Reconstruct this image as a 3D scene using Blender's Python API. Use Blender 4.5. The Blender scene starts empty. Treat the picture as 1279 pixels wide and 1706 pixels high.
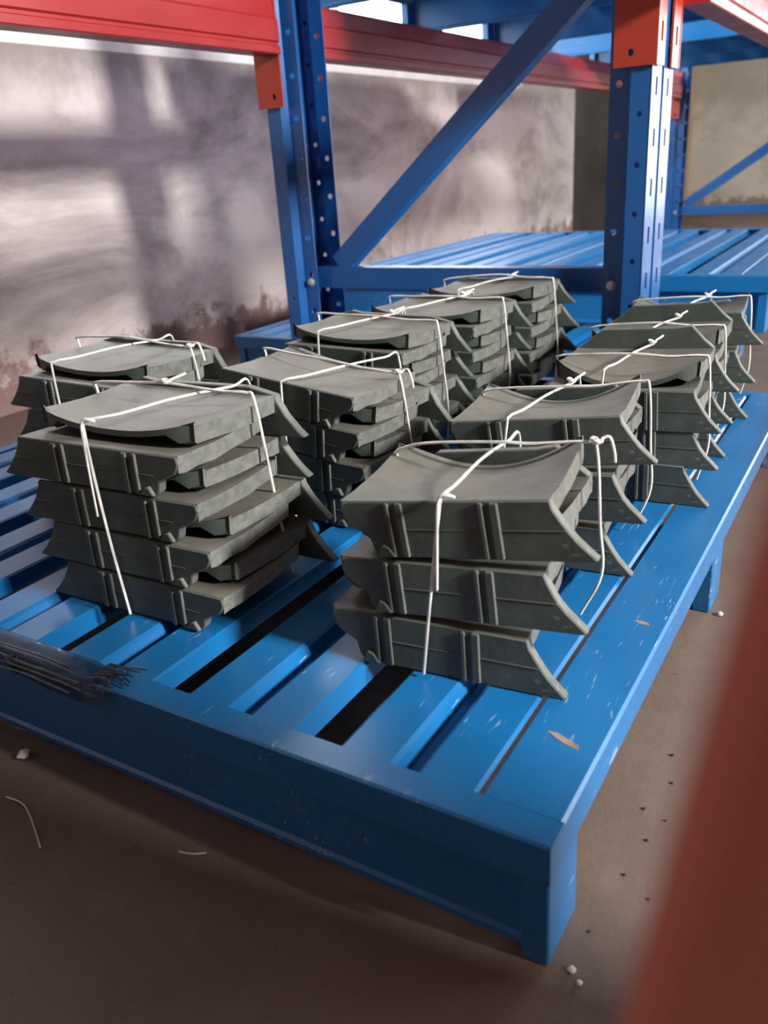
import bpy, bmesh, math, random
from mathutils import Vector, Matrix, noise
random.seed(7)
SC = bpy.context.scene
COL = SC.collection
R = math.radians

# ------------------------------------------------------------------ camera
FPX = 1386.26
CAM = Vector((0.14470525, -0.40475939, 0.54476375))
cr = Vector((0.85683236, 0.5116234, -0.06387329))
cu = Vector((-0.14741129, 0.36179726, 0.92052846))
cf = Vector((-0.49407308, 0.77932293, -0.38541867))
cam = bpy.data.cameras.new('camera')
cam.sensor_fit = 'VERTICAL'
cam.sensor_height = 36.0
cam.lens = FPX / 1706 * 36.0
cam.clip_start = 0.005
cam.dof.use_dof = True
cam.dof.focus_distance = 0.95
cam.dof.aperture_fstop = cam.lens / 4.6          # a lens opening of about 4.6 mm
co = bpy.data.objects.new('camera', cam)
COL.objects.link(co)
co.matrix_world = Matrix(((cr.x, cu.x, -cf.x, CAM.x), (cr.y, cu.y, -cf.y, CAM.y),
                          (cr.z, cu.z, -cf.z, CAM.z), (0, 0, 0, 1)))
SC.camera = co

# ------------------------------------------------------------------ daylight and exposure
wd = bpy.data.worlds.new('overcast_sky')
SC.world = wd
wd.use_nodes = True
wb = wd.node_tree.nodes['Background']
wb.inputs['Color'].default_value = (0.93, 0.97, 1.0, 1)
wb.inputs['Strength'].default_value = 13.0

def area(name, loc, aim, sx, sy, power, col):
    l = bpy.data.lights.new(name, 'AREA')
    l.shape = 'RECTANGLE'; l.size = sx; l.size_y = sy; l.energy = power; l.color = col
    o = bpy.data.objects.new(name, l)
    COL.objects.link(o)
    o.location = loc
    o.rotation_euler = (Vector(aim) - Vector(loc)).to_track_quat('-Z', 'Y').to_euler()
    return o
# daylight through the two translucent gates at the far right corner of the hall
area('end_gate_daylight', (1.7, 7.04, 1.65), (1.7, 0.0, 1.65), 2.0, 3.1, 150, (0.97, 0.98, 1.0))
area('side_gate_daylight', (4.94, 5.3, 1.65), (0.0, 5.3, 1.65), 2.6, 3.1, 160, (1.0, 0.975, 0.945))
# added key light from across the aisle; it hangs free, with no window
area('right_key_light', (3.4, 0.12, 2.1), (-0.05, 0.15, 0.2), 0.5, 0.5, 390, (1.0, 0.97, 0.93))

vs = SC.view_settings
vs.view_transform = 'Standard'; vs.look = 'None'; vs.gamma = 1.0; vs.use_curve_mapping = False
vs.exposure = 0.0
SC.cycles.use_denoising = True

# ------------------------------------------------------------------ materials
def mat(name):
    m = bpy.data.materials.new(name)
    m.use_nodes = True
    nt = m.node_tree
    return m, nt, nt.nodes['Principled BSDF']
def nd(nt, typ, **kw):
    n = nt.nodes.new(typ)
    for k, v in kw.items(): setattr(n, k, v)
    return n
def tex(nt, scale, detail=6, rough=0.6, vec=None, dist=0.0):
    n = nd(nt, 'ShaderNodeTexNoise')
    n.inputs['Scale'].default_value = scale; n.inputs['Detail'].default_value = detail
    n.inputs['Roughness'].default_value = rough; n.inputs['Distortion'].default_value = dist
    if vec is not None: nt.links.new(vec, n.inputs['Vector'])
    return n.outputs['Fac']
def ramp(nt, fac, *stops):
    n = nd(nt, 'ShaderNodeValToRGB')
    el = n.color_ramp.elements
    while len(el) < len(stops): el.new(0.5)
    for e, (p, c) in zip(el, stops):
        e.position = p
        e.color = (c, c, c, 1) if not isinstance(c, tuple) else (c[0], c[1], c[2], 1)
    nt.links.new(fac, n.inputs['Fac'])
    return n.outputs['Color']
def mix(nt, fac, a, b, mode='MIX'):
    n = nd(nt, 'ShaderNodeMix', data_type='RGBA', blend_type=mode)
    for sock, v in ((n.inputs[0], fac), (n.inputs[6], a), (n.inputs[7], b)):
        if isinstance(v, (int, float)): sock.default_value = v
        elif isinstance(v, tuple): sock.default_value = (v[0], v[1], v[2], 1)
        else: nt.links.new(v, sock)
    return n.outputs[2]
def bump(nt, b, fac, strength, dist):
    n = nd(nt, 'ShaderNodeBump')
    n.inputs['Strength'].default_value = strength; n.inputs['Distance'].default_value = dist
    nt.links.new(fac, n.inputs['Height']); nt.links.new(n.outputs['Normal'], b.inputs['Normal'])
def coords(nt, kind='Object', scale=None):
    c = nd(nt, 'ShaderNodeTexCoord').outputs[kind]
    if scale:
        m = nd(nt, 'ShaderNodeMapping'); m.inputs['Scale'].default_value = scale
        nt.links.new(c, m.inputs['Vector']); c = m.outputs['Vector']
    return c

def painted(name, col, rough, coat=0.3, scratch=(0.45, 0.6, 0.7), amount=0.5):
    m, nt, b = mat(name)
    v = coords(nt)
    soft = ramp(nt, tex(nt, 9, 5, 0.6, v), (0.3, 0.88), (0.7, 1.0))
    c = mix(nt, 1.0, col, soft, 'MULTIPLY')
    sc = tex(nt, 120, 2, 0.4, coords(nt, 'Object', (1.0, 0.12, 1.0)), 2.5)
    patch = tex(nt, 11, 3, 0.5, v)
    s1 = ramp(nt, sc, (0.66, 0.0), (0.70, amount))
    s2 = ramp(nt, patch, (0.5, 0.0), (0.62, 1.0))
    msk = mix(nt, 1.0, s1, s2, 'MULTIPLY')
    c = mix(nt, msk, c, scratch)
    nt.links.new(c, b.inputs['Base Color'])
    rr = ramp(nt, tex(nt, 14, 4, 0.6, v), (0.3, rough - 0.07), (0.7, rough + 0.1))
    nt.links.new(rr, b.inputs['Roughness'])
    b.inputs['Coat Weight'].default_value = coat
    b.inputs['Coat Roughness'].default_value = 0.26
    bump(nt, b, tex(nt, 45, 3, 0.5, v), 0.05, 0.002)
    return m

BLUE = painted('blue_enamel', (0.007, 0.150, 0.40), 0.36, 0.35)
BLUEPOST = painted('blue_powder_coat', (0.008, 0.098, 0.33), 0.34, 0.4, amount=0.0)
RED = painted('red_powder_coat', (0.36, 0.024, 0.024), 0.36, 0.2, amount=0.0)
ORANGE = painted('orange_red_powder_coat', (0.40, 0.040, 0.018), 0.38, 0.2, amount=0.0)
REDPOST = painted('dark_red_paint', (0.58, 0.16, 0.115), 0.6, 0.0, amount=0.0)

def mk_iron():
    m, nt, b = mat('dark_cast_iron')
    v = coords(nt)
    info = nd(nt, 'ShaderNodeObjectInfo').outputs['Random']
    n1 = tex(nt, 22, 8, 0.65, v)
    c = ramp(nt, n1, (0.3, (0.046, 0.062, 0.054)), (0.55, (0.067, 0.085, 0.074)), (0.75, (0.092, 0.108, 0.094)))
    # tan dust tint on the upward faces, painting in their lit contrast
    gn = nd(nt, 'ShaderNodeNewGeometry'); sx = nd(nt, 'ShaderNodeSeparateXYZ'); nt.links.new(gn.outputs['Normal'], sx.inputs[0])
    up = ramp(nt, sx.outputs['Z'], (0.72, 0.0), (0.93, 1.0))
    dn_ = ramp(nt, tex(nt, 16, 7, 0.65, v), (0.30, 0.35), (0.62, 0.95))
    c = mix(nt, mix(nt, 1.0, up, dn_, 'MULTIPLY'), c, (0.185, 0.168, 0.144))
    # rust bloom in soft blotches
    c = mix(nt, ramp(nt, tex(nt, 7, 5, 0.6, v), (0.54, 0.0), (0.78, 0.4)), c, (0.17, 0.14, 0.11))
    # rubbed pale scuffs
    sc = ramp(nt, tex(nt, 60, 3, 0.5, coords(nt, 'Object', (0.25, 1, 1)), 1.5), (0.69, 0.0), (0.76, 0.45))
    c = mix(nt, sc, c, (0.36, 0.36, 0.33))
    # raw end faces tinted paler, painting in the side light on them
    on_ = nd(nt, 'ShaderNodeSeparateXYZ'); nt.links.new(nd(nt, 'ShaderNodeTexCoord').outputs['Normal'], on_.inputs[0])
    ab = nd(nt, 'ShaderNodeMath', operation='ABSOLUTE'); nt.links.new(on_.outputs['X'], ab.inputs[0])
    ends = mix(nt, 1.0, ramp(nt, ab.outputs[0], (0.60, 0.0), (0.85, 0.9)), ramp(nt, tex(nt, 70, 5, 0.7, v), (0.35, 0.35), (0.6, 1.0)), 'MULTIPLY')
    c = mix(nt, ends, c, (0.185, 0.188, 0.172))
    c = mix(nt, 1.0, c, ramp(nt, info, (0.0, 0.82), (1.0, 1.1)), 'MULTIPLY')
    nt.links.new(c, b.inputs['Base Color'])
    b.inputs['Roughness'].default_value = 0.58
    b.inputs['Specular IOR Level'].default_value = 0.45
    bump(nt, b, tex(nt, 150, 6, 0.7, v), 0.35, 0.0012)
    return m
IRON = mk_iron()

m, nt, b = mat('pale_galvanised_wire')
nt.links.new(ramp(nt, tex(nt, 60, 4, 0.6, coords(nt)), (0.3, (0.55, 0.55, 0.51)), (0.7, (0.80, 0.80, 0.76))), b.inputs['Base Color'])
b.inputs['Metallic'].default_value = 0.15; b.inputs['Roughness'].default_value = 0.42
WIRE = m

m, nt, b = mat('zinc_bolt')
nt.links.new(ramp(nt, tex(nt, 90, 3, 0.6, coords(nt)), (0.3, (0.40, 0.42, 0.42)), (0.7, (0.62, 0.64, 0.64))), b.inputs['Base Color'])
b.inputs['Metallic'].default_value = 0.5; b.inputs['Roughness'].default_value = 0.4
ZINC = m

def mk_plaster(name, c0, c1, stain, base_stain):
    m, nt, b = mat(name)
    v = coords(nt)
    c = ramp(nt, tex(nt, 2.2, 8, 0.62, v, 0.4), (0.32, c0), (0.60, c1))
    st = ramp(nt, tex(nt, 1.7, 9, 0.66, coords(nt, 'Object', (1, 0.8, 1.6)), 0.8), (0.46, 0.0), (0.64, 0.8))
    c = mix(nt, st, c, stain)
    bl = ramp(nt, tex(nt, 26, 4, 0.6, v, 1.0), (0.70, 0.0), (0.78, 0.7))
    blp = ramp(nt, tex(nt, 3.1, 3, 0.5, v), (0.45, 0.0), (0.6, 1.0))
    c = mix(nt, mix(nt, 1.0, bl, blp, 'MULTIPLY'), c, (0.10, 0.075, 0.07))
    # damp, flaking foot of the wall with a ragged upper edge
    sp = nd(nt, 'ShaderNodeSeparateXYZ'); nt.links.new(v, sp.inputs[0])
    ad = nd(nt, 'ShaderNodeMath', operation='MULTIPLY_ADD')
    nt.links.new(tex(nt, 9, 8, 0.7, v), ad.inputs[0]); ad.inputs[1].default_value = -0.55
    nt.links.new(sp.outputs['Z'], ad.inputs[2])
    dm = ramp(nt, ad.outputs[0], (0.0, 0.8), (0.045, 0.0))
    mp = nd(nt, 'ShaderNodeMath', operation='ADD'); mp.inputs[1].default_value = 0.20
    nt.links.new(ad.outputs[0], mp.inputs[0])
    dm = ramp(nt, mp.outputs[0], (0.0, 0.85), (0.055, 0.0))
    c = mix(nt, dm, c, base_stain)
    # soot streaked below the window sill
    ad2 = nd(nt, 'ShaderNodeMath', operation='MULTIPLY_ADD')
    nt.links.new(tex(nt, 7, 7, 0.7, coords(nt, 'Object', (1, 1, 0.5))), ad2.inputs[0]); ad2.inputs[1].default_value = 0.25
    nt.links.new(sp.outputs['Z'], ad2.inputs[2])
    band = ramp(nt, ad2.outputs[0], (0.88, 0.0), (0.99, 0.75))
    c = mix(nt, band, c, stain)
    nt.links.new(c, b.inputs['Base Color'])
    b.inputs['Roughness'].default_value = 0.9
    bump(nt, b, tex(nt, 30, 9, 0.7, v), 0.25, 0.01)
    return m
PLASTER = mk_plaster('stained_plaster', (0.56, 0.49, 0.475), (0.70, 0.615, 0.60), (0.24, 0.20, 0.188), (0.17, 0.09, 0.075))
FARPLASTER = mk_plaster('tan_plaster', (0.50, 0.45, 0.37), (0.62, 0.57, 0.48), (0.38, 0.33, 0.26), (0.22, 0.16, 0.12))

def mk_floor():
    m, nt, b = mat('worn_concrete')
    v = coords(nt)
    c = ramp(nt, tex(nt, 3.0, 9, 0.62, v), (0.3, (0.115, 0.080, 0.063)), (0.7, (0.175, 0.125, 0.100)))
    c = mix(nt, ramp(nt, tex(nt, 14, 7, 0.65, v), (0.5, 0.0), (0.75, 0.5)), c, (0.205, 0.150, 0.122))
    c = mix(nt, ramp(nt, tex(nt, 75, 3, 0.5, v), (0.68, 0.0), (0.74, 0.75)), c, (0.07, 0.055, 0.05))
    c = mix(nt, ramp(nt, tex(nt, 4.5, 5, 0.6, v, 1.2), (0.60, 0.0), (0.72, 0.5)), c, (0.075, 0.06, 0.05))
    nt.links.new(c, b.inputs['Base Color'])
    b.inputs['Roughness'].default_value = 0.62
    bump(nt, b, tex(nt, 70, 8, 0.7, v), 0.25, 0.004)
    return m
FLOOR = mk_floor()

def flat(name, c0, c1, scale, rough, metal=0.0):
    m, nt, b = mat(name)
    nt.links.new(ramp(nt, tex(nt, scale, 5, 0.6, coords(nt)), (0.3, c0), (0.7, c1)), b.inputs['Base Color'])
    b.inputs['Roughness'].default_value = rough; b.inputs['Metallic'].default_value = metal
    return m
CEIL = flat('sheet_roofing', (0.12, 0.12, 0.12), (0.17, 0.17, 0.165), 3, 0.8)
DARKWALL = flat('dark_hall_plaster', (0.06, 0.055, 0.05), (0.10, 0.09, 0.085), 3, 0.9)  # unseen walls kept dark so little light bounces to the front
DARKDOOR = flat('dark_doorway_fill', (0.018, 0.014, 0.012), (0.045, 0.036, 0.030), 5, 0.7)  # near-black fill paints in the shade of the door opening
JAMB = flat('ochre_painted_frame', (0.30, 0.21, 0.11), (0.40, 0.29, 0.17), 6, 0.8)
WHITEFRAME = flat('white_window_frame', (0.62, 0.60, 0.60), (0.78, 0.76, 0.76), 8, 0.6)
RUST = flat('rubbed_rust', (0.20, 0.10, 0.06), (0.36, 0.26, 0.19), 60, 0.8)
PEBBLE = flat('pale_stone', (0.5, 0.48, 0.43), (0.75, 0.73, 0.68), 90, 0.8)
GRIT = flat('dark_grit', (0.03, 0.022, 0.018), (0.08, 0.05, 0.04), 90, 0.9)

m, nt, b = mat('window_glass')
nt.nodes.remove(b)
tr = nd(nt, 'ShaderNodeBsdfTransparent'); gl = nd(nt, 'ShaderNodeBsdfGlossy'); gl.inputs['Roughness'].default_value = 0.03
mx = nd(nt, 'ShaderNodeMixShader')
mx.inputs[0].default_value = 0.08
nt.links.new(tr.outputs[0], mx.inputs[1]); nt.links.new(gl.outputs[0], mx.inputs[2])
nt.links.new(mx.outputs[0], nt.nodes['Material Output'].inputs['Surface'])
GLASS = m

m, nt, b = mat('smoky_plastic_film')
b.inputs['Base Color'].default_value = (0.03, 0.045, 0.075, 1)
nt.links.new(ramp(nt, tex(nt, 30, 4, 0.6, coords(nt)), (0.3, (0.012, 0.035, 0.085)), (0.7, (0.035, 0.07, 0.15))), b.inputs['Base Color'])
b.inputs['Roughness'].default_value = 0.12
b.inputs['Alpha'].default_value = 0.6
bump(nt, b, tex(nt, 40, 4, 0.6, coords(nt, 'Object', (0.3, 1, 1)), 1.5), 0.6, 0.004)
FILM = m
m, nt, b = mat('dark_plastic_strap')
nt.links.new(ramp(nt, tex(nt, 50, 4, 0.6, coords(nt)), (0.3, (0.015, 0.022, 0.04)), (0.7, (0.05, 0.065, 0.09))), b.inputs['Base Color'])
b.inputs['Roughness'].default_value = 0.22
STRAP = m

# ------------------------------------------------------------------ mesh helpers
def link(name, me, material, parent=None):
    o = bpy.data.objects.new(name, me)
    COL.objects.link(o)
    if material and not me.materials: me.materials.append(material)
    if parent: o.parent = parent
    return o
def finish(bm, name, smooth=None):
    bmesh.ops.recalc_face_normals(bm, faces=bm.faces[:])
    me = bpy.data.meshes.new(name)
    bm.to_mesh(me); bm.free()
    if smooth:
        for p in me.polygons: p.use_smooth = True
        me.set_sharp_from_angle(angle=smooth)
    return me
def abox(bm, x0, x1, y0, y1, z0, z1, bev=0.0):
    bb = bmesh.new()
    vs = [bb.verts.new((x, y, z)) for z in (z0, z1) for y in (y0, y1) for x in (x0, x1)]
    for f in ((0, 2, 3, 1), (4, 5, 7, 6), (0, 1, 5, 4), (2, 6, 7, 3), (0, 4, 6, 2), (1, 3, 7, 5)):
        bb.faces.new([vs[i] for i in f])
    if bev:
        bmesh.ops.bevel(bb, geom=bb.edges[:], offset=bev, segments=1, affect='EDGES', profile=0.5)
    merge(bm, bb)
def merge(bm, bb, M=None):
    mp = {}
    for v in bb.verts: mp[v] = bm.verts.new(M @ v.co if M else v.co)
    for f in bb.faces:
        try: bm.faces.new([mp[v] for v in f.verts])
        except ValueError: pass
    bb.free()
def boxmesh(name, *boxes, bev=0.0):
    bm = bmesh.new()
    for q in boxes: abox(bm, *q, bev=bev)
    return finish(bm, name)
def prism(bm, pts, axis, a0, a1, bev=0.0):
    """closed polygon of 2-D points, extruded along axis ('x','y','z')"""
    def P(p, a):
        return {'x': (a, p[0], p[1]), 'y': (p[0], a, p[1]), 'z': (p[0], p[1], a)}[axis]
    bb = bmesh.new()
    lo = [bb.verts.new(P(p, a0)) for p in pts]; hi = [bb.verts.new(P(p, a1)) for p in pts]
    n = len(pts)
    bb.faces.new(lo); bb.faces.new(hi)
    for i in range(n): bb.faces.new([lo[i], lo[(i + 1) % n], hi[(i + 1) % n], hi[i]])
    if bev:
        bmesh.ops.recalc_face_normals(bb, faces=bb.faces[:])
        ed = [e for e in bb.edges if len(e.link_faces) == 2 and e.calc_face_angle(0) > 0.5]
        bmesh.ops.bevel(bb, geom=ed, offset=bev, segments=1, affect='EDGES')
    merge(bm, bb)
def tube(bm, pts, rad, sides=6, steps=6, smooth=True):
    pts = [Vector(p) for p in pts]
    if smooth and len(pts) > 2:
        out = []
        P = [pts[0] * 2 - pts[1]] + pts + [pts[-1] * 2 - pts[-2]]
        for i in range(1, len(P) - 2):
            a, b_, c, d = P[i - 1:i + 3]
            for s in range(steps):
                t = s / steps
                out.append(0.5 * ((2 * b_) + (c - a) * t + (2 * a - 5 * b_ + 4 * c - d) * t * t + (3 * b_ - a - 3 * c + d) * t ** 3))
        out.append(pts[-1]); pts = out
    up = None; rings = []
    for i, p in enumerate(pts):
        d = (pts[min(i + 1, len(pts) - 1)] - pts[max(i - 1, 0)])
        if d.length < 1e-9: d = Vector((0, 0, 1))
        d.normalize()
        if up is None:
            up = d.orthogonal().normalized()
        else:
            up = (up - d * up.dot(d))
            up = up.normalized() if up.length > 1e-6 else d.orthogonal().normalized()
        s = d.cross(up)
        rings.append([bm.verts.new(p + (up * math.cos(k * 2 * math.pi / sides) + s * math.sin(k * 2 * math.pi / sides)) * rad) for k in range(sides)])
    for a, b_ in zip(rings, rings[1:]):
        for k in range(sides): bm.faces.new([a[k], a[(k + 1) % sides], b_[(k + 1) % sides], b_[k]])
    bm.faces.new(rings[0]); bm.faces.new(rings[-1])
def tubemesh(name, pts, rad, sides=6, steps=6):
    bm = bmesh.new(); tube(bm, pts, rad, sides, steps)
    return finish(bm, name, R(60))
def holed(bm, w, h, holes, thick, M):
    """plate w x h in local xy (0..w, 0..h) with through holes (polygons), thick along z, placed by M"""
    bb = bmesh.new()
    def loop(pts):
        vv = [bb.verts.new((x, y, 0)) for x, y in pts]
        for i in range(len(vv)): bb.edges.new((vv[i], vv[(i + 1) % len(vv)]))
    loop([(0, 0), (w, 0), (w, h), (0, h)])
    for q in holes: loop(q)
    bmesh.ops.triangle_fill(bb, edges=bb.edges[:], use_beauty=True, use_dissolve=False)
    ext = bmesh.ops.extrude_face_region(bb, geom=bb.faces[:])
    for v in [e for e in ext['geom'] if isinstance(e, bmesh.types.BMVert)]: v.co.z += thick
    merge(bm, bb, M)
def circ(cx, cy, rad, n=10):
    return [(cx + rad * math.cos(i * 2 * math.pi / n), cy + rad * math.sin(i * 2 * math.pi / n)) for i in range(n)]
def rect(cx, cy, w, h):
    return [(cx - w / 2, cy - h / 2), (cx + w / 2, cy - h / 2), (cx + w / 2, cy + h / 2), (cx - w / 2, cy + h / 2)]
def thing(name, label, cat, loc=(0, 0, 0), rz=0.0, group=None):
    o = bpy.data.objects.new(name, None)
    COL.objects.link(o)
    o.empty_display_size = 0.1
    o.location = loc; o.rotation_euler = (0, 0, rz)
    o['label'] = label; o['category'] = cat
    if group: o['group'] = group
    return o
def tag(o, label, cat, group=None):
    o['label'] = label; o['category'] = cat
    if group: o['group'] = group
    return o
def struct(o):
    o['kind'] = 'structure'
    return o
def copy_tree(root, label, loc, scale=(1, 1, 1), rz=0.0):
    c = root.copy(); COL.objects.link(c); c.location = loc; c.scale = scale; c.rotation_euler = (0, 0, rz); c['label'] = label
    for ch in list(root.children):
        k = ch.copy(); COL.objects.link(k); k.parent = c
        for g in list(ch.children):
            q = g.copy(); COL.objects.link(q); q.parent = k
    return c

# ------------------------------------------------------------------ the building
XW, YF, ZT = -1.82, 7.1, 3.6
struct(link('floor', boxmesh('floor', (-4.0, 5.2, -4.2, YF + 0.2, -0.1, 0.0)), FLOOR))['label'] = 'worn brown concrete floor'
ZS = 0.877
WY0, WY1 = 1.02, 4.42
w = struct(link('wall_left', boxmesh('wall_left', (XW - 0.24, XW, -4.2, WY1, 0, ZS), (XW - 0.24, XW, WY1, 5.3, 0, ZT),
            (XW - 0.24, XW, -4.2, WY0, ZS, ZT), (XW - 0.24, XW, WY0, WY1, 2.3, ZT)), PLASTER))
w['label'] = 'stained grey plaster wall behind the rack'
wn = struct(link('window_1', boxmesh('window_1', (XW - 0.20, XW - 0.02, WY0, WY1, ZS, ZS + 0.035), (XW - 0.16, XW - 0.06, WY0, WY1, 2.24, 2.3)), WHITEFRAME))
wn['label'] = 'long white framed window above the plaster wall'
ny = 4
for i in range(ny + 1):
    y = WY0 + (WY1 - WY0) * i / ny
    link('mullion', boxmesh('mullion', (XW - 0.14, XW - 0.08, max(WY0, y - 0.03), min(WY1, y + 0.03), ZS + 0.035, 2.24)), WHITEFRAME, wn)
for i in range(ny):
    y0 = WY0 + (WY1 - WY0) * i / ny; y1 = WY0 + (WY1 - WY0) * (i + 1) / ny
    link('pane', boxmesh('pane', (XW - 0.112, XW - 0.108, y0 + 0.03, y1 - 0.03, ZS + 0.035, 2.24)), GLASS, wn)
# dark doorway at the end of the plaster wall, then the tan end wall
d = struct(link('door_1', boxmesh('door_1', (XW - 0.24, XW - 0.10, 5.3, 7.1, 0, 2.4)), DARKDOOR)); d['label'] = 'dark doorway at the end of the plaster wall'
struct(link('wall_left_lintel', boxmesh('wall_left_lintel', (XW - 0.24, XW, 5.3, 7.1, 2.4, ZT)), PLASTER))
fw = struct(link('wall_far', boxmesh('wall_far', (XW - 0.24, 0.7, YF, YF + 0.2, 0, ZT), (4.7, 5.2, YF, YF + 0.2, 0, ZT), (0.7, 4.7, YF, YF + 0.2, 0, ZT)), FARPLASTER)); fw['label'] = 'tan plaster end wall'
tj = struct(link('trim_1', boxmesh('trim_1', (XW - 0.02, -1.475, YF - 0.16, YF, 0, ZT), bev=0.01), JAMB)); tj['label'] = 'ochre painted pier against the end wall'
# the rest of the hall, out of frame
struct(link('wall_near', boxmesh('wall_near', (-2.1, 5.2, -4.2, -4.0, 0, ZT)), DARKWALL))
struct(link('wall_right', boxmesh('wall_right', (5.0, 5.2, -4.0, 2.6, 0, ZT), (5.0, 5.2, 6.6, YF, 0, ZT), (5.0, 5.2, 2.6, 6.6, 0, ZT)), DARKWALL))
struct(link('ceiling', boxmesh('ceiling', (XW - 0.24, 5.2, -4.2, YF + 0.2, ZT, ZT + 0.1)), CEIL))

# ------------------------------------------------------------------ steel pallet
S, HP = 1.2, 0.12          # deck side and height; local origin: near-right corner on the floor
def make_pallet(label, loc):
    t = thing('steel_pallet', label, 'pallet', loc)
    th = 0.004
    # end rails: a top ledge folded down into a fascia
    for nm, y0, y1, s in (('end_rail', 0.0, 0.027, 0), ('end_rail', S - 0.027, S, 1)):
        ya = y0 if s == 0 else y1 - th
        bm = bmesh.new()
        if s == 0: pr = [(0, HP - 0.034), (th, HP - 0.034), (th, HP - th), (0.027, HP - th), (0.027, HP), (0.002, HP), (0, HP - 0.002)]
        else: pr = [(S - p[0], p[1]) for p in [(0, HP - 0.034), (th, HP - 0.034), (th, HP - th), (0.027, HP - th), (0.027, HP), (0.002, HP), (0, HP - 0.002)]]
        prism(bm, pr, 'x', -S, 0)
        link(nm, finish(bm, nm), BLUE, t)
    # side rails: a broad flat plate folded down along the outer edge
    for s in (0, 1):
        wv = 0.0605 if s == 0 else 0.026
        pr = [(0, HP - 0.034), (-th, HP - 0.034), (-th, HP - th), (-wv, HP - th), (-wv, HP), (-0.0025, HP + 0.0002), (0, HP - 0.0025)]
        if s: pr = [(-S - p[0], p[1]) for p in pr]
        bm = bmesh.new(); prism(bm, pr, 'y', 0.0272, S - 0.0272)
        q = [(0, HP - 0.034), (-th, HP - 0.034), (-th, HP - 0.0045), (0, HP - 0.0045)]
        if s: q = [(-S - p[0], p[1]) for p in q]
        for ya, yb in ((0.0042, 0.0272), (S - 0.0272, S - 0.0042)): prism(bm, q, 'y', ya, yb)
        link('side_rail', finish(bm, 'side_rail'), BLUE, t)
    # deck planks: double-ridged pressed sections with a shallow valley between the ridges
    bm = bmesh.new()
    tp, dp = HP - 0.0008, 0.016
    pr = [(0, tp - 0.022), (0.0, tp - 0.002), (0.003, tp), (0.046, tp), (0.050, tp - 0.003), (0.0535, tp - dp), (0.0665, tp - dp),
          (0.070, tp - 0.003), (0.074, tp), (0.117, tp), (0.120, tp - 0.002), (0.120, tp - 0.022)]
    inner = [(0.118, tp - 0.022), (0.118, tp - 0.004), (0.0735, tp - 0.004), (0.0685, tp - dp - 0.003), (0.0515, tp - dp - 0.003), (0.0465, tp - 0.004), (0.002, tp - 0.004), (0.002, tp - 0.022)]
    prism(bm, pr + inner, 'y', 0.0272, S - 0.0272)
    pm = finish(bm, 'deck_plank')
    for k in range(7):
        o = link('deck_plank', pm, BLUE, t); o.location = (-0.0655 - 0.121 - 0.1635 * k, 0, 0)
    # skirt panels under both ends and across the middle
    for y in (0.014, S / 2 - 0.002, S - 0.018):
        bm = bmesh.new()
        prism(bm, [(y, 0.006), (y - 0.003, 0.008), (y - 0.003, 0.013), (y, 0.016), (y, HP - 0.024), (y + 0.004, HP - 0.024), (y + 0.004, 0.006)], 'x', -S + 0.0255, -0.0255)
        link('skirt_panel', finish(bm, 'skirt_panel'), BLUE, t)
    # legs: open channel posts at the corners and the middle of each side
    for sx in (0, 1):
        for y0 in (0.007, S / 2 - 0.03, S - 0.067):
            x0, x1 = (-0.0245, -0.003) if sx == 0 else (-S + 0.003, -S + 0.0245)
            bm = bmesh.new()
            abox(bm, x0, x1, y0, y0 + 0.06, 0.0, HP - 0.0345, bev=0.0015)
            link('leg', finish(bm, 'leg'), BLUE, t)
    return t
P0 = make_pallet('blue steel pallet in the foreground carrying the wired bundles of castings', (0, 0, 0))
copy_tree(P0, 'lower blue pallet on the floor behind the rack post, its left corner showing', (-0.20, 1.41, 0), (1.058, 1, 1))
copy_tree(P0, 'blue slatted pallet stacked on the floor pallet behind the horizontal brace', (-0.115, 1.72, 0.1205), (1.02, 1, 1.10))
copy_tree(P0, 'blue pallet on the upper rack level nearest the post, seen from below', (-0.03, 1.47, 0.8835))
copy_tree(P0, 'second blue pallet on the upper rack level, farther back, seen from below', (-0.03, 3.2, 0.8835))
# rubbed rust marks on the foreground deck are part of the pallet
def rust_mark(cx, cy, pts):
    bm = bmesh.new()
    prism(bm, [(cx + x, cy + y) for x, y in pts], 'z', HP + 0.0001, HP + 0.0003)
    link('rust_mark', finish(bm, 'rust_mark'), RUST, P0)
rust_mark(-0.032, 0.110, [(-0.014, 0.006), (-0.006, 0.001), (0.004, -0.0035), (0.016, -0.006), (0.014, -0.001), (0.004, 0.003), (-0.006, 0.007)])
rust_mark(-0.024, 0.310, [(-0.008, 0.003), (0.0, -0.0015), (0.009, -0.002), (0.007, 0.002), (0.002, 0.004)])

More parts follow.
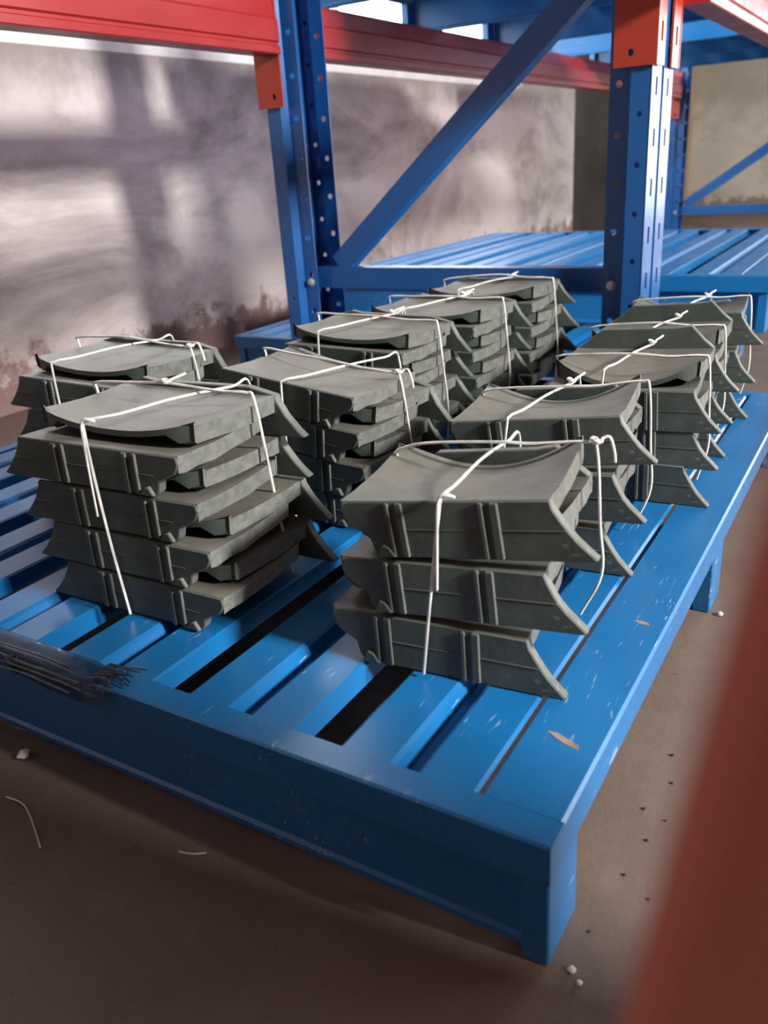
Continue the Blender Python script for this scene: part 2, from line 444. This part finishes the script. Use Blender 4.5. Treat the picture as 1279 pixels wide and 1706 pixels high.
# ------------------------------------------------------------------ rack upright frames
PW, PD = 0.15, 0.08         # post width along Y, depth along X
PITCH = 0.0845
def post_meshes(h):
    """post with slotted face in the plane x = 0 facing +x, body reaching to x = -PD, y from 0 to PW"""
    n = int((h - 0.06) / PITCH)
    zs = [0.05 + PITCH * i for i in range(n)]
    face = bmesh.new()
    fw_ = PW / 2 - 0.008
    for y0, sy in ((0.0, fw_ * 0.52), (PW / 2 + 0.008, fw_ * 0.48)):
        M = Matrix.Translation((-0.003, y0, 0)) @ Matrix(((0, 0, 1, 0), (1, 0, 0, 0), (0, 1, 0, 0), (0, 0, 0, 1)))
        holed(face, fw_, h, [rect(sy, z, 0.012, 0.030) for z in zs], 0.003, M)
    abox(face, -0.012, -0.009, PW / 2 - 0.008, PW / 2 + 0.008, 0, h)
    abox(face, -0.012, -0.003, PW / 2 - 0.0095, PW / 2 - 0.0075, 0, h)
    abox(face, -0.012, -0.003, PW / 2 + 0.0075, PW / 2 + 0.0095, 0, h)
    side = bmesh.new()
    # flat web with small holes, a step, then the rear flange with larger holes
    for y0, s in ((0.0, 1), (PW - 0.003, -1)):
        M = Matrix(((-1, 0, 0, 0), (0, 0, 1, y0), (0, 1, 0, 0), (0, 0, 0, 1)))
        holed(side, 0.036, h, [circ(0.019, z + 0.04, 0.0055) for z in zs[:-1]], 0.003, M)
        yb = y0 + 0.020 * s
        M = Matrix(((-1, 0, 0, -0.044), (0, 0, 1, yb), (0, 1, 0, 0), (0, 0, 0, 1)))
        holed(side, 0.036, h, [circ(0.019, z + 0.008, 0.0065) for z in zs], 0.003, M)
        prism(side, [(-0.036, y0), (-0.044, yb), (-0.044, yb + 0.003), (-0.036, y0 + 0.003)], 'z', 0, h)
    return finish(face, 'slotted_face'), finish(side, 'post_body')
FACE, BODY = post_meshes(1.9)
def boltmesh():
    bm = bmesh.new()
    prism(bm, circ(0, 0, 0.0075, 6), 'y', -0.007, 0.0, 0.001)
    prism(bm, circ(0, 0, 0.0095, 12), 'y', -0.0005, 0.0018)
    return finish(bm, 'bolt')
BOLT = boltmesh()
def channel(name, a, b_, w_, d_, parent):
    """C-section from a to b (points in the frame's XZ plane at y = 0), web facing -Y"""
    a, b_ = Vector(a), Vector(b_)
    L = (b_ - a).length
    bm = bmesh.new()
    t_ = 0.003
    pr = [(-w_ / 2, 0), (w_ / 2, 0), (w_ / 2, d_), (w_ / 2 - t_, d_), (w_ / 2 - t_, t_), (-w_ / 2 + t_, t_), (-w_ / 2 + t_, d_), (-w_ / 2, d_)]
    prism(bm, [(p[1], p[0]) for p in pr], 'x', 0, L)     # (y, z)
    o = link(name, finish(bm, name), BLUEPOST, parent)
    ang = math.atan2(b_.z - a.z, b_.x - a.x)
    o.location = a; o.rotation_euler = (0, -ang, 0)
    return o
def make_frame(label, xr, xl, y, bz, diag):
    t = thing('rack_upright_frame', label, 'rack frame', (0, y, 0))
    for x, flip in ((xr, 1), (xl, -1)):
        p = link('post', BODY, BLUEPOST, t); p.location = (x, 0, 0); p.scale = (flip, 1, 1)
        f = link('slotted_face', FACE, BLUEPOST, p)
        bs = link('foot_plate', boxmesh('foot_plate', (-PD - 0.02, 0.02, -0.01, PW + 0.01, 0, 0.005), bev=0.001), BLUEPOST, p)
        for z in (bz, ):
            q = link('bolt', BOLT, ZINC, p); q.location = (-0.063, 0.019, z - 0.006)
    channel('horizontal_brace', (xl + PD - 0.022, 0.05, bz), (xr - PD + 0.022, 0.05, bz), 0.047, 0.04, t)
    channel('diagonal_brace', diag[0], diag[1], 0.050, 0.035, t)
    return t
XR, XL, YFR = -0.283, -1.130, 1.236
make_frame('blue rack upright frame with diagonal brace right behind the bundles', XR, XL, YFR, 0.3015, ((-1.010, 0.056, 0.330), (-0.345, 0.056, 0.892)))
make_frame('farther blue rack upright frame, thin behind the slotted right post', -0.30, -1.135, 4.93, 0.175, ((-1.03, 0.056, 0.205), (-0.40, 0.056, 0.63)))

# ------------------------------------------------------------------ load beams
def make_beam(label, x, y0, y1, side, ends):
    """box beam with two pressed grooves along its aisle-facing (+X) face; x = plane of that face, body reaching to -X"""
    t = thing('load_beam', label, 'rack beam', (x, y0, 0.775))
    bm = bmesh.new()
    H, Wd = 0.108, 0.05
    pr = [(0, 0.002), (0.002, 0), (0.002, 0.016), (-0.004, 0.019), (-0.004, 0.024), (0.0, 0.027), (0.0, 0.062), (-0.010, 0.070), (-0.012, 0.100), (-0.016, H), (-Wd, H), (-Wd, 0)]
    pr = [(-0.001, 0), (0.001, 0.002), (0.001, 0.014), (-0.005, 0.017), (-0.005, 0.022), (0.0, 0.025), (0.0, 0.064), (-0.009, 0.071), (-0.011, 0.102), (-0.016, H), (-Wd, H), (-Wd, 0)]
    prism(bm, pr, 'y', 0.004, y1 - y0 - 0.004)
    link('beam_body', finish(bm, 'beam_body', R(25)), RED, t)
    for e in ends:
        bm = bmesh.new()
        L = y1 - y0
        ya, yb = (0.0, 0.004) if e == 'lo' else (L - 0.004, L)
        M = Matrix(((1, 0, 0, -0.075), (0, 0, 1, ya), (0, 1, 0, -0.102), (0, 0, 0, 1)))
        if side > 0: M = Matrix(((1, 0, 0, -0.122), (0, 0, 1, ya), (0, 1, 0, -0.102), (0, 0, 0, 1)))
        wpl = 0.068 if side < 0 else 0.076
        holed(bm, wpl, 0.235, [circ(0.045 if side < 0 else 0.03, 0.022, 0.006), circ(0.045 if side < 0 else 0.03, 0.2, 0.006)], 0.004, M)
        # flange wrapped over the slotted face of the post
        fx = (-0.0535 if side > 0 else -0.052)
        yy0, yy1 = (-0.052, 0.0) if e == 'lo' else (L, L + 0.052)
        fx = -0.051 if side > 0 else -0.0625
        M = Matrix(((0, 0, 1, fx), (1, 0, 0, yy0), (0, 1, 0, -0.102), (0, 0, 0, 1)))
        holed(bm, 0.052, 0.235, [rect(0.026, 0.052, 0.012, 0.030), rect(0.026, 0.14, 0.012, 0.030)], 0.004, M)
        link('end_connector', finish(bm, 'end_connector'), ORANGE, t)
    return t
YB0, YB1 = YFR - 0.003, YFR + PW + 0.003
make_beam('red load beam running left from the left post above the plaster wall', -1.072, -0.75, YB0, -1, ('hi',))
make_beam('red load beam crossing behind the diagonal brace', -1.072, YB1, 4.92, -1, ('lo', 'hi'))
make_beam('red load beam with orange-red end connector on the near side of the slotted post', -0.228, -0.75, YB0, 1, ('hi',))
make_beam('pale-lit red load beam in the upper right corner', -0.228, YB1, 4.92, 1, ('lo', 'hi'))

# ------------------------------------------------------------------ castings
def casting_mesh(hand, a, h, D, t, flare, cut, seed, sag=0.019, corner=0.010, raise_=0.0):
    """angle-shaped cast block: upright ribbed flange (y = 0, facing -Y) with one horn-like flared end, and a dished web running back from its top"""
    rnd = random.Random(seed)
    bm = bmesh.new()
    tf = 0.011
    j = lambda s: rnd.uniform(-s, s)
    pts = [(-a + 0.002, h), (a, h)] if not raise_ else [(-a, h), (-a + 0.012, h + raise_ * 0.35), (-a + 0.030, h + raise_), (-a + 0.05, h + raise_ - 0.003), (a - 0.035, h + raise_ * 0.85), (a - 0.006, h + raise_ * 0.1), (a, h)]
    for i in range(1, 7):
        s = i / 6
        pts.append((a + flare * s ** 1.55 + (0.0 if i == 6 else j(0.0006)), h * (1 - s) + 0.001))
    pts += [(a + flare - 0.006, 0.0), (a * 0.3, 0.0 + abs(j(0.001))), (-a * 0.4, abs(j(0.0015))), (-a + cut + 0.006, 0.0), (-a + cut, h * 0.14), (-a + cut * 0.9, h * 0.38), (-a + cut * 0.22, h * 0.58), (-a, h * 0.82)]
    prism(bm, pts, 'y', 0, tf, 0.0012)
    # pressed ribs with a narrow groove shadow beside them, and the mould parting line
    for rx, wd in ((0.52 * a, 0.007), (0.40 * a, 0.004), (-0.38 * a, 0.006), (-0.50 * a, 0.004)):
        prism(bm, [(rx - wd / 2, 0.0015), (rx + wd / 2, 0.0015), (rx + wd / 2 - 0.001, h - 0.0015), (rx - wd / 2 - 0.001, h - 0.0015)], 'y', -0.0026, 0.002, 0.0008)
    abox(bm, -a + cut + 0.004, a + flare * 0.3, -0.0007, 0.001, h * 0.50, h * 0.515)
    prism(bm, [(-a + cut + 0.004, 0.002), (-a + cut + 0.022, 0.002), (-a + cut + 0.016, h * 0.22), (-a + cut + 0.010, h * 0.26)], 'y', -0.004, 0.002, 0.001)
    # web
    nx, nyy = 14, 8
    def top(x, y):
        s = min(1, max(0, y / D))
        q = (x / a) ** 2
        z = h + 0.0004 + (s ** 1.2) * (corner - sag * (1 - q)) - 0.0035 * math.sin(math.pi * s)
        if s > 0.93: z += 0.0022
        return z
    ys = [0.002, 0.010, 0.03, 0.055, 0.08, D * 0.78, D * 0.925, D * 0.94, D]
    up, dn = [], []
    for yi, y in enumerate(ys):
        ru, rd = [], []
        for i in range(nx + 1):
            f = i / nx
            x = -a + 2 * a * f
            s = y / D
            xe = x * (1 - 0.02 * s)
            if i in (0, nx): xe += j(0.0007)
            if yi == len(ys) - 1: yy = y - 0.012 * abs(x / a) ** 8 + j(0.0004)
            else: yy = y
            z = top(x, y)
            ru.append(bm.verts.new((xe, yy, z)))
            tt = t * (1.0 if abs(x / a) > 0.85 else 0.8 - 0.45 * s)
            rd.append(bm.verts.new((xe * 0.985, yy, z - tt + (j(0.0012) if i in (0, nx) else 0))))
        up.append(ru); dn.append(rd)
    for g, rev in ((up, False), (dn, True)):
        for r0, r1 in zip(g, g[1:]):
            for i in range(nx): bm.faces.new([r0[i], r0[i + 1], r1[i + 1], r1[i]])
    for i in range(nx):
        bm.faces.new([up[0][i], up[0][i + 1], dn[0][i + 1], dn[0][i]])
        bm.faces.new([up[-1][i], up[-1][i + 1], dn[-1][i + 1], dn[-1][i]])
    for r0, r1, q0, q1 in zip(up, up[1:], dn, dn[1:]):
        bm.faces.new([r0[0], r1[0], q1[0], q0[0]]); bm.faces.new([r0[-1], r1[-1], q1[-1], q0[-1]])
    if hand < 0:
        for v in bm.verts: v.co.x = -v.co.x
    return finish(bm, 'casting', R(32))
CW = 0.165
CAST = {
    'R': [casting_mesh(1, 0.0925, 0.052, 0.142, 0.0185, 0.034, 0.026, s, 0.030, 0.009) for s in (1, 2)] + [casting_mesh(1, 0.0925, 0.052, 0.142, 0.0185, 0.034, 0.026, 9, 0.030, 0.009, 0.030)],
    'L': [casting_mesh(-1, 0.110, 0.0445, 0.142, 0.0175, 0.034, 0.030, s, 0.014, 0.003) for s in (3, 4)] + [casting_mesh(-1, 0.110, 0.0445, 0.142, 0.0175, 0.034, 0.030, 8, 0.014, 0.003, 0.008)],
}
def bundle(label, hand, xc, yf, yaw, levels, topB, p, tilt, shift, wires, seed, group='wired bundles of castings on the pallet'):
    rnd = random.Random(seed)
    j = lambda s: rnd.uniform(-s, s)
    a = 0.0925 if hand == 'R' else 0.110
    h = 0.052 if hand == 'R' else 0.0445
    t = thing('casting_bundle', label, 'bundle', (xc, yf + CW / 2, HP), R(yaw), group)
    n = levels
    nb = n if topB else n - 1
    for k in range(n):
        f = k / max(1, n - 1)
        o = link('casting', CAST[hand][k % 2], IRON, t)
        tl = R(tilt * f + (j(0.5) if k else 0))
        o.location = (shift * f + (j(0.004) if k else 0), -CW / 2 + (j(0.003) if k else 0.0), k * p + a * abs(math.sin(tl)) * 0.5)
        o.rotation_euler = (0, -tl, R(j(1.2)))
    for k in range(nb):
        f = (k + 0.5) / max(1, n - 1)
        o = link('casting', CAST[hand][2 if k == nb - 1 else (k + 1) % 2], IRON, t)
        tl = R(tilt * min(1, f) + j(0.5))
        o.location = (shift * f + j(0.005), CW / 2 + j(0.003), k * p + p * 0.42 + a * abs(math.sin(tl)) * 0.5)
        o.rotation_euler = (0, tl, math.pi + R(j(1.2)))
    Ht = ((n - 1) * p + h) if not topB else ((n - 1) * p + p * 0.42 + h + 0.004)
    Ht += a * abs(math.sin(R(tilt))) * 0.5
    wires(t, a, Ht, R(tilt), shift, rnd)
    return t
RW = 0.0016
def std_wires(xw=0.02, yw=0.01, knot='r', bow=0.010, hook=True, lean=0.0):
    def f(t, a, H, tl, sh, rnd):
        e = RW + 0.0015
        zt = lambda x: H + x * math.sin(tl) + 0.003
        y0, y1 = -CW / 2 - e - 0.003, CW / 2 + e + 0.003
        x = xw + sh
        # loop over front, top and back
        pts = [(x - 0.006 - sh * 0.6, y0 - 0.001, 0.004), (x - 0.004 - sh * 0.3, y0 - 0.003, H * 0.45), (x, y0 - 0.003, zt(x) - 0.012), (x + 0.002, y0 + 0.002, zt(x) + 0.001),
               (x + 0.004 + lean * 0.3, y0 + 0.03, zt(x) + 0.002), (x + 0.006 + lean * 0.6, 0.0, zt(x) + bow * 0.25), (x + 0.012 + lean, y1 - 0.03, zt(x) + 0.002),
               (x + 0.014 + lean, y1, zt(x) - 0.004), (x + 0.012 + lean, y1 + 0.002, H * 0.5), (x + 0.01, y1, 0.01)]
        link('tie_wire', tubemesh('tie_wire', pts, RW), WIRE, t)
        # loop over the two ends
        xl, xr = -a - 0.004 + sh, a + 0.005 + sh
        y = yw
        pts = [(xl + 0.004 - sh, y + 0.01, 0.03), (xl - 0.002, y + 0.006, H * 0.55), (xl, y + 0.004, zt(xl) - 0.01), (xl + 0.004, y, zt(xl) + 0.004),
               (xl * 0.5, y - 0.006, zt(xl * 0.5) + bow * 0.75), (0.1 * a + sh, y - 0.01, zt(0) + bow), (xr * 0.55, y - 0.006, zt(xr * 0.5) + bow * 0.55),
               (xr - 0.010, y, zt(xr) + 0.005), (xr - 0.001, y + 0.001, zt(xr) - 0.003), (xr + 0.003, y + 0.006, H * 0.66), (xr + 0.005, y + 0.012, H * 0.35), (xr - 0.001 - sh * 0.5, y + 0.014, 0.012)]
        w2 = link('tie_wire', tubemesh('tie_wire', pts, RW), WIRE, t)
        # twisted knot with a loose tail
        kp = {'r': Vector((xr - 0.004, y, zt(xr) + 0.004)), 'b': Vector((x + 0.010 + lean, y1 - 0.035, zt(x) + 0.004)), 'c': Vector((x + 0.004, y - 0.008, zt(x) + bow * 0.9))}[knot]
        pts = []
        for i in range(15):
            an = i * 0.95; r_ = 0.0042
            pts.append(kp + Vector((math.cos(an) * r_ * 0.8 + i * 0.0003, math.sin(an) * r_, 0.002 + math.sin(an * 0.5) * 0.002 + i * 0.0001)))
        pts += [pts[-1] + Vector((0.006, 0.002, 0.001)), pts[-1] + Vector((0.010, 0.003, -0.012)), pts[-1] + Vector((0.011, 0.004, -0.022))] if knot == 'r' else \
               [pts[-1] + Vector((0.004, 0.008, 0.002)), pts[-1] + Vector((0.006, 0.017, 0.003))]
        link('wire_knot', tubemesh('wire_knot', pts, RW * 0.95, 6, 3), WIRE, w2)
        if hook:
            pts = [(x + 0.012, y0 + 0.002, zt(x) + 0.001), (x + 0.008, y0 - 0.002, zt(x) + 0.004), (x + 0.001, y0 - 0.004, zt(x) + 0.001), (x - 0.001, y0 - 0.005, zt(x) - 0.02), (x - 0.004, y0 - 0.0045, H * 0.55)]
            link('wire_hook', tubemesh('wire_hook', pts, RW), WIRE, t)
    return f
bundle('nearest bundle at the pallet front right, three ribbed faces tied with white wire', 'R', -0.180, 0.146, 6, 3, False, 0.0560, 6.5, 0.026, std_wires(-0.004, 0.03, 'r', 0.016), 11)
bundle('second bundle from the front in the right-hand row', 'R', -0.190, 0.388, 5, 3, False, 0.0555, 6.0, 0.020, std_wires(-0.030, 0.02, 'b', 0.010, False, 0.02), 12)
bundle('third bundle from the front in the right-hand row, dish curving toward the camera', 'R', -0.155, 0.612, 4, 3, True, 0.046, 2.0, 0.010, std_wires(-0.020, -0.03, 'b', 0.010, False, 0.02), 13)
bundle('fourth bundle from the front in the right-hand row', 'R', -0.170, 0.812, 3, 3, True, 0.046, 2.0, 0.008, std_wires(-0.02, -0.03, 'b', 0.012, False, 0.025), 14)
bundle('rearmost bundle in the right-hand row, beside the slotted post', 'R', -0.172, 1.012, 3, 3, False, 0.0575, 3.0, 0.008, std_wires(-0.010, 0.02, 'b', 0.010, False, 0.02), 15)
bundle('large dark bundle at the front left with many stacked end bars', 'L', -0.490, 0.112, 2, 4, True, 0.0472, 0.5, -0.026, std_wires(0.0, 0.03, 'c', 0.012, True, 0.05), 21)
bundle('leftmost bundle, partly hidden behind the front left one', 'L', -0.755, 0.300, 0, 4, True, 0.0465, -1.0, -0.020, std_wires(-0.02, 0.03, 'r', 0.014, False, 0.03), 22)
bundle('front bundle of the middle row, tilted, with tan top', 'L', -0.485, 0.395, -4, 4, False, 0.0445, -4.5, -0.008, std_wires(0.005, 0.01, 'r', 0.008, False, 0.04), 23)
bundle('second bundle of the middle row, behind the tilted one', 'L', -0.560, 0.625, -2, 4, True, 0.0425, -1.0, -0.006, std_wires(-0.03, 0.02, 'b', 0.008, False, 0.03), 24)
bundle('third bundle of the middle row', 'L', -0.545, 0.825, -1, 4, True, 0.0425, 0.5, 0.0, std_wires(-0.02, 0.02, 'b', 0.008, False, 0.03), 25)
bundle('rearmost bundle of the middle row, in front of the blue brace', 'L', -0.530, 1.022, 1, 4, True, 0.0435, 1.0, 0.0, std_wires(-0.03, 0.02, 'b', 0.014, False, 0.03), 26)

# ------------------------------------------------------------------ torn wrapping on the front rail
t = thing('wrapping_scrap', 'crumpled dark plastic wrapping with straps lying on the pallet front edge', 'wrapping', (-0.56, 0.012, HP))
bm = bmesh.new()
nx, nyy = 60, 8
g = []
for i in range(nx + 1):
    u = i / nx
    x = -0.30 + 0.44 * u
    row = []
    wdt = 0.040 + 0.006 * math.sin(u * 9)
    for k in range(nyy + 1):
        v = k / nyy
        y = 0.012 - wdt * (1 - v) * 1.0
        yw = y + 0.012
        z = 0.003 + 0.0035 * abs(noise.noise((x * 30, v * 6, 0.3))) + 0.002 * abs(noise.noise((x * 90, v * 12, 3.3)))
        if yw < -0.001:
            z += -0.022 * min(1, (-0.001 - yw) / 0.02) ** 1.3
            y = max(y, -0.012 - 0.010)
        if i > nx - 5: y += 0.004 * math.sin(k * 2.3); x2 = x + 0.006 * math.sin(k * 3.7)
        else: x2 = x
        row.append(bm.verts.new((x2, y, z)))
    g.append(row)
for r0, r1 in zip(g, g[1:]):
    for k in range(nyy): bm.faces.new([r0[k], r0[k + 1], r1[k + 1], r1[k]])
bmesh.ops.solidify(bm, geom=bm.faces[:], thickness=0.0006)
link('film', finish(bm, 'film', R(50)), FILM, t)
rnd = random.Random(5)
for q in range(5):
    pts = []
    x1 = rnd.uniform(0.02, 0.13)
    for i in range(12):
        x = -0.30 + (x1 + 0.30) * i / 11
        yy = -0.008 - 0.006 * q * 0.6 + 0.003 * noise.noise((x * 14, q * 3.0, 0))
        zz = 0.009 + 0.002 * noise.noise((x * 20, q * 5.0, 1)) if yy > -0.013 else 0.006 - 0.004 * (q - 1) + 0.003 * noise.noise((x * 11, q * 5.0, 1))
        pts.append((x, yy - 0.004, zz))
    link('strap', tubemesh('strap', pts, 0.0011, 5, 3), STRAP, t)
for kx in (-0.125, 0.01):
    bm = bmesh.new()
    pts = []
    for i in range(26):
        an = i * 0.8
        pts.append((kx + 0.006 * math.cos(an) + rnd.uniform(-.002, .002), -0.019 + 0.004 * math.sin(an * 1.3), 0.002 - 0.0007 * i + 0.003 * math.sin(an * 0.7)))
    tube(bm, pts, 0.0014, 5, 3)
    link('strap_knot', finish(bm, 'strap_knot', R(60)), STRAP, t)
for q in range(14):
    y = -0.022 + 0.034 * q / 13
    pts = [(0.115, y, 0.006), (0.135, y + rnd.uniform(-.004, .004), 0.007 + rnd.uniform(0, .004)), (0.150 + rnd.uniform(-.01, .01), y + rnd.uniform(-.007, .007), 0.003 + rnd.uniform(0, .006))]
    link('frayed_end', tubemesh('frayed_end', pts, 0.0009, 5, 3), STRAP, t)

# ------------------------------------------------------------------ bits on the floor
def pebble(name, label, x, y, r_, material, group, seed):
    rnd = random.Random(seed)
    bm = bmesh.new()
    bmesh.ops.create_icosphere(bm, subdivisions=2, radius=r_)
    for v in bm.verts:
        v.co *= 1 + 0.35 * noise.noise(v.co * (1.4 / r_) + Vector((seed, 0, 0)))
        v.co.z *= 0.65
    zmin = min(v.co.z for v in bm.verts)
    for v in bm.verts: v.co.z -= zmin
    o = link(name, finish(bm, name, R(40)), material); o.location = (x, y, 0.0002)
    return tag(o, label, 'debris', group)
pebble('stone_chip', 'small white stone chip on the floor under the pallet front skirt', -0.566, -0.014, 0.0065, PEBBLE, None, 1)
for i, (x, y, r_) in enumerate(((0.013, 0.012, 0.003), (0.021, 0.005, 0.0022), (0.010, 0.570, 0.004))):
    pebble('stone_chip', ['tiny pale chip beside the front corner leg', 'smaller pale chip next to the front corner leg', 'tiny pale chip beside the middle pallet leg'][i], x, y, r_, PEBBLE, None, 5 + i)
for i, (x, y, r_) in enumerate(((0.021, 0.279, 0.0026), (0.030, 0.240, 0.0022), (0.016, 0.196, 0.0026), (0.028, 0.160, 0.0024), (0.022, 0.115, 0.0024), (0.036, 0.19, 0.002), (0.045, 0.10, 0.002), (0.014, 0.05, 0.002))):
    pebble('grit_crumb', 'dark grit crumb on the concrete to the right of the pallet', x, y, r_ * 0.62, GRIT, 'grit crumbs beside the pallet', 20 + i)
o = link('thread_scrap', tubemesh('thread_scrap', [(-0.53, -0.062, 0.001), (-0.505, -0.062, 0.003), (-0.486, -0.068, 0.001), (-0.462, -0.080, 0.002), (-0.441, -0.091, 0.001)], 0.0008, 5), WIRE)
tag(o, 'curved pale thread lying on the dark floor in front of the pallet', 'thread')
o = link('wire_offcut', tubemesh('wire_offcut', [(-0.326, -0.036, 0.001), (-0.313, -0.033, 0.0016), (-0.303, -0.026, 0.001)], 0.0008, 5), WIRE)
tag(o, 'short pale wire offcut on the dark floor below the skirt', 'wire')

# ------------------------------------------------------------------ red panel added as stand-in for an unidentified blur beside the lens
yg = CAM.y + 0.0667
xe = lambda z: CAM.x - 0.0075 + 0.122 * (z - (CAM.z - 0.027))      # its slanting left edge
t = thing('blur_stand_in', 'dark red stand-in for the unidentified blur at the right edge, with an added shading wing', 'stand-in panel', (0.5, yg, 0))
bm = bmesh.new()
ZG, XG = 1.55, 0.60
prism(bm, [(xe(0.03) - 0.5, 0.03), (XG - 0.5, 0.03), (XG - 0.5, ZG), (xe(ZG) - 0.5, ZG)], 'y', 0.0, 0.03, 0.004)
link('sheet', finish(bm, 'sheet'), REDPOST, t)
link('shade_wing', boxmesh('shade_wing', (XG - 0.5 + 0.0005, XG - 0.5 + 0.03, 0.0, 0.395, 0.03, ZG), bev=0.004), REDPOST, t)  # added out of frame to shade the floor before the pallet
for x in (0.2, 0.56):
    link('foot', boxmesh('foot', (x - 0.5 - 0.04, x - 0.5 + 0.04, -0.002, 0.09, 0.0, 0.03), bev=0.003), REDPOST, t)
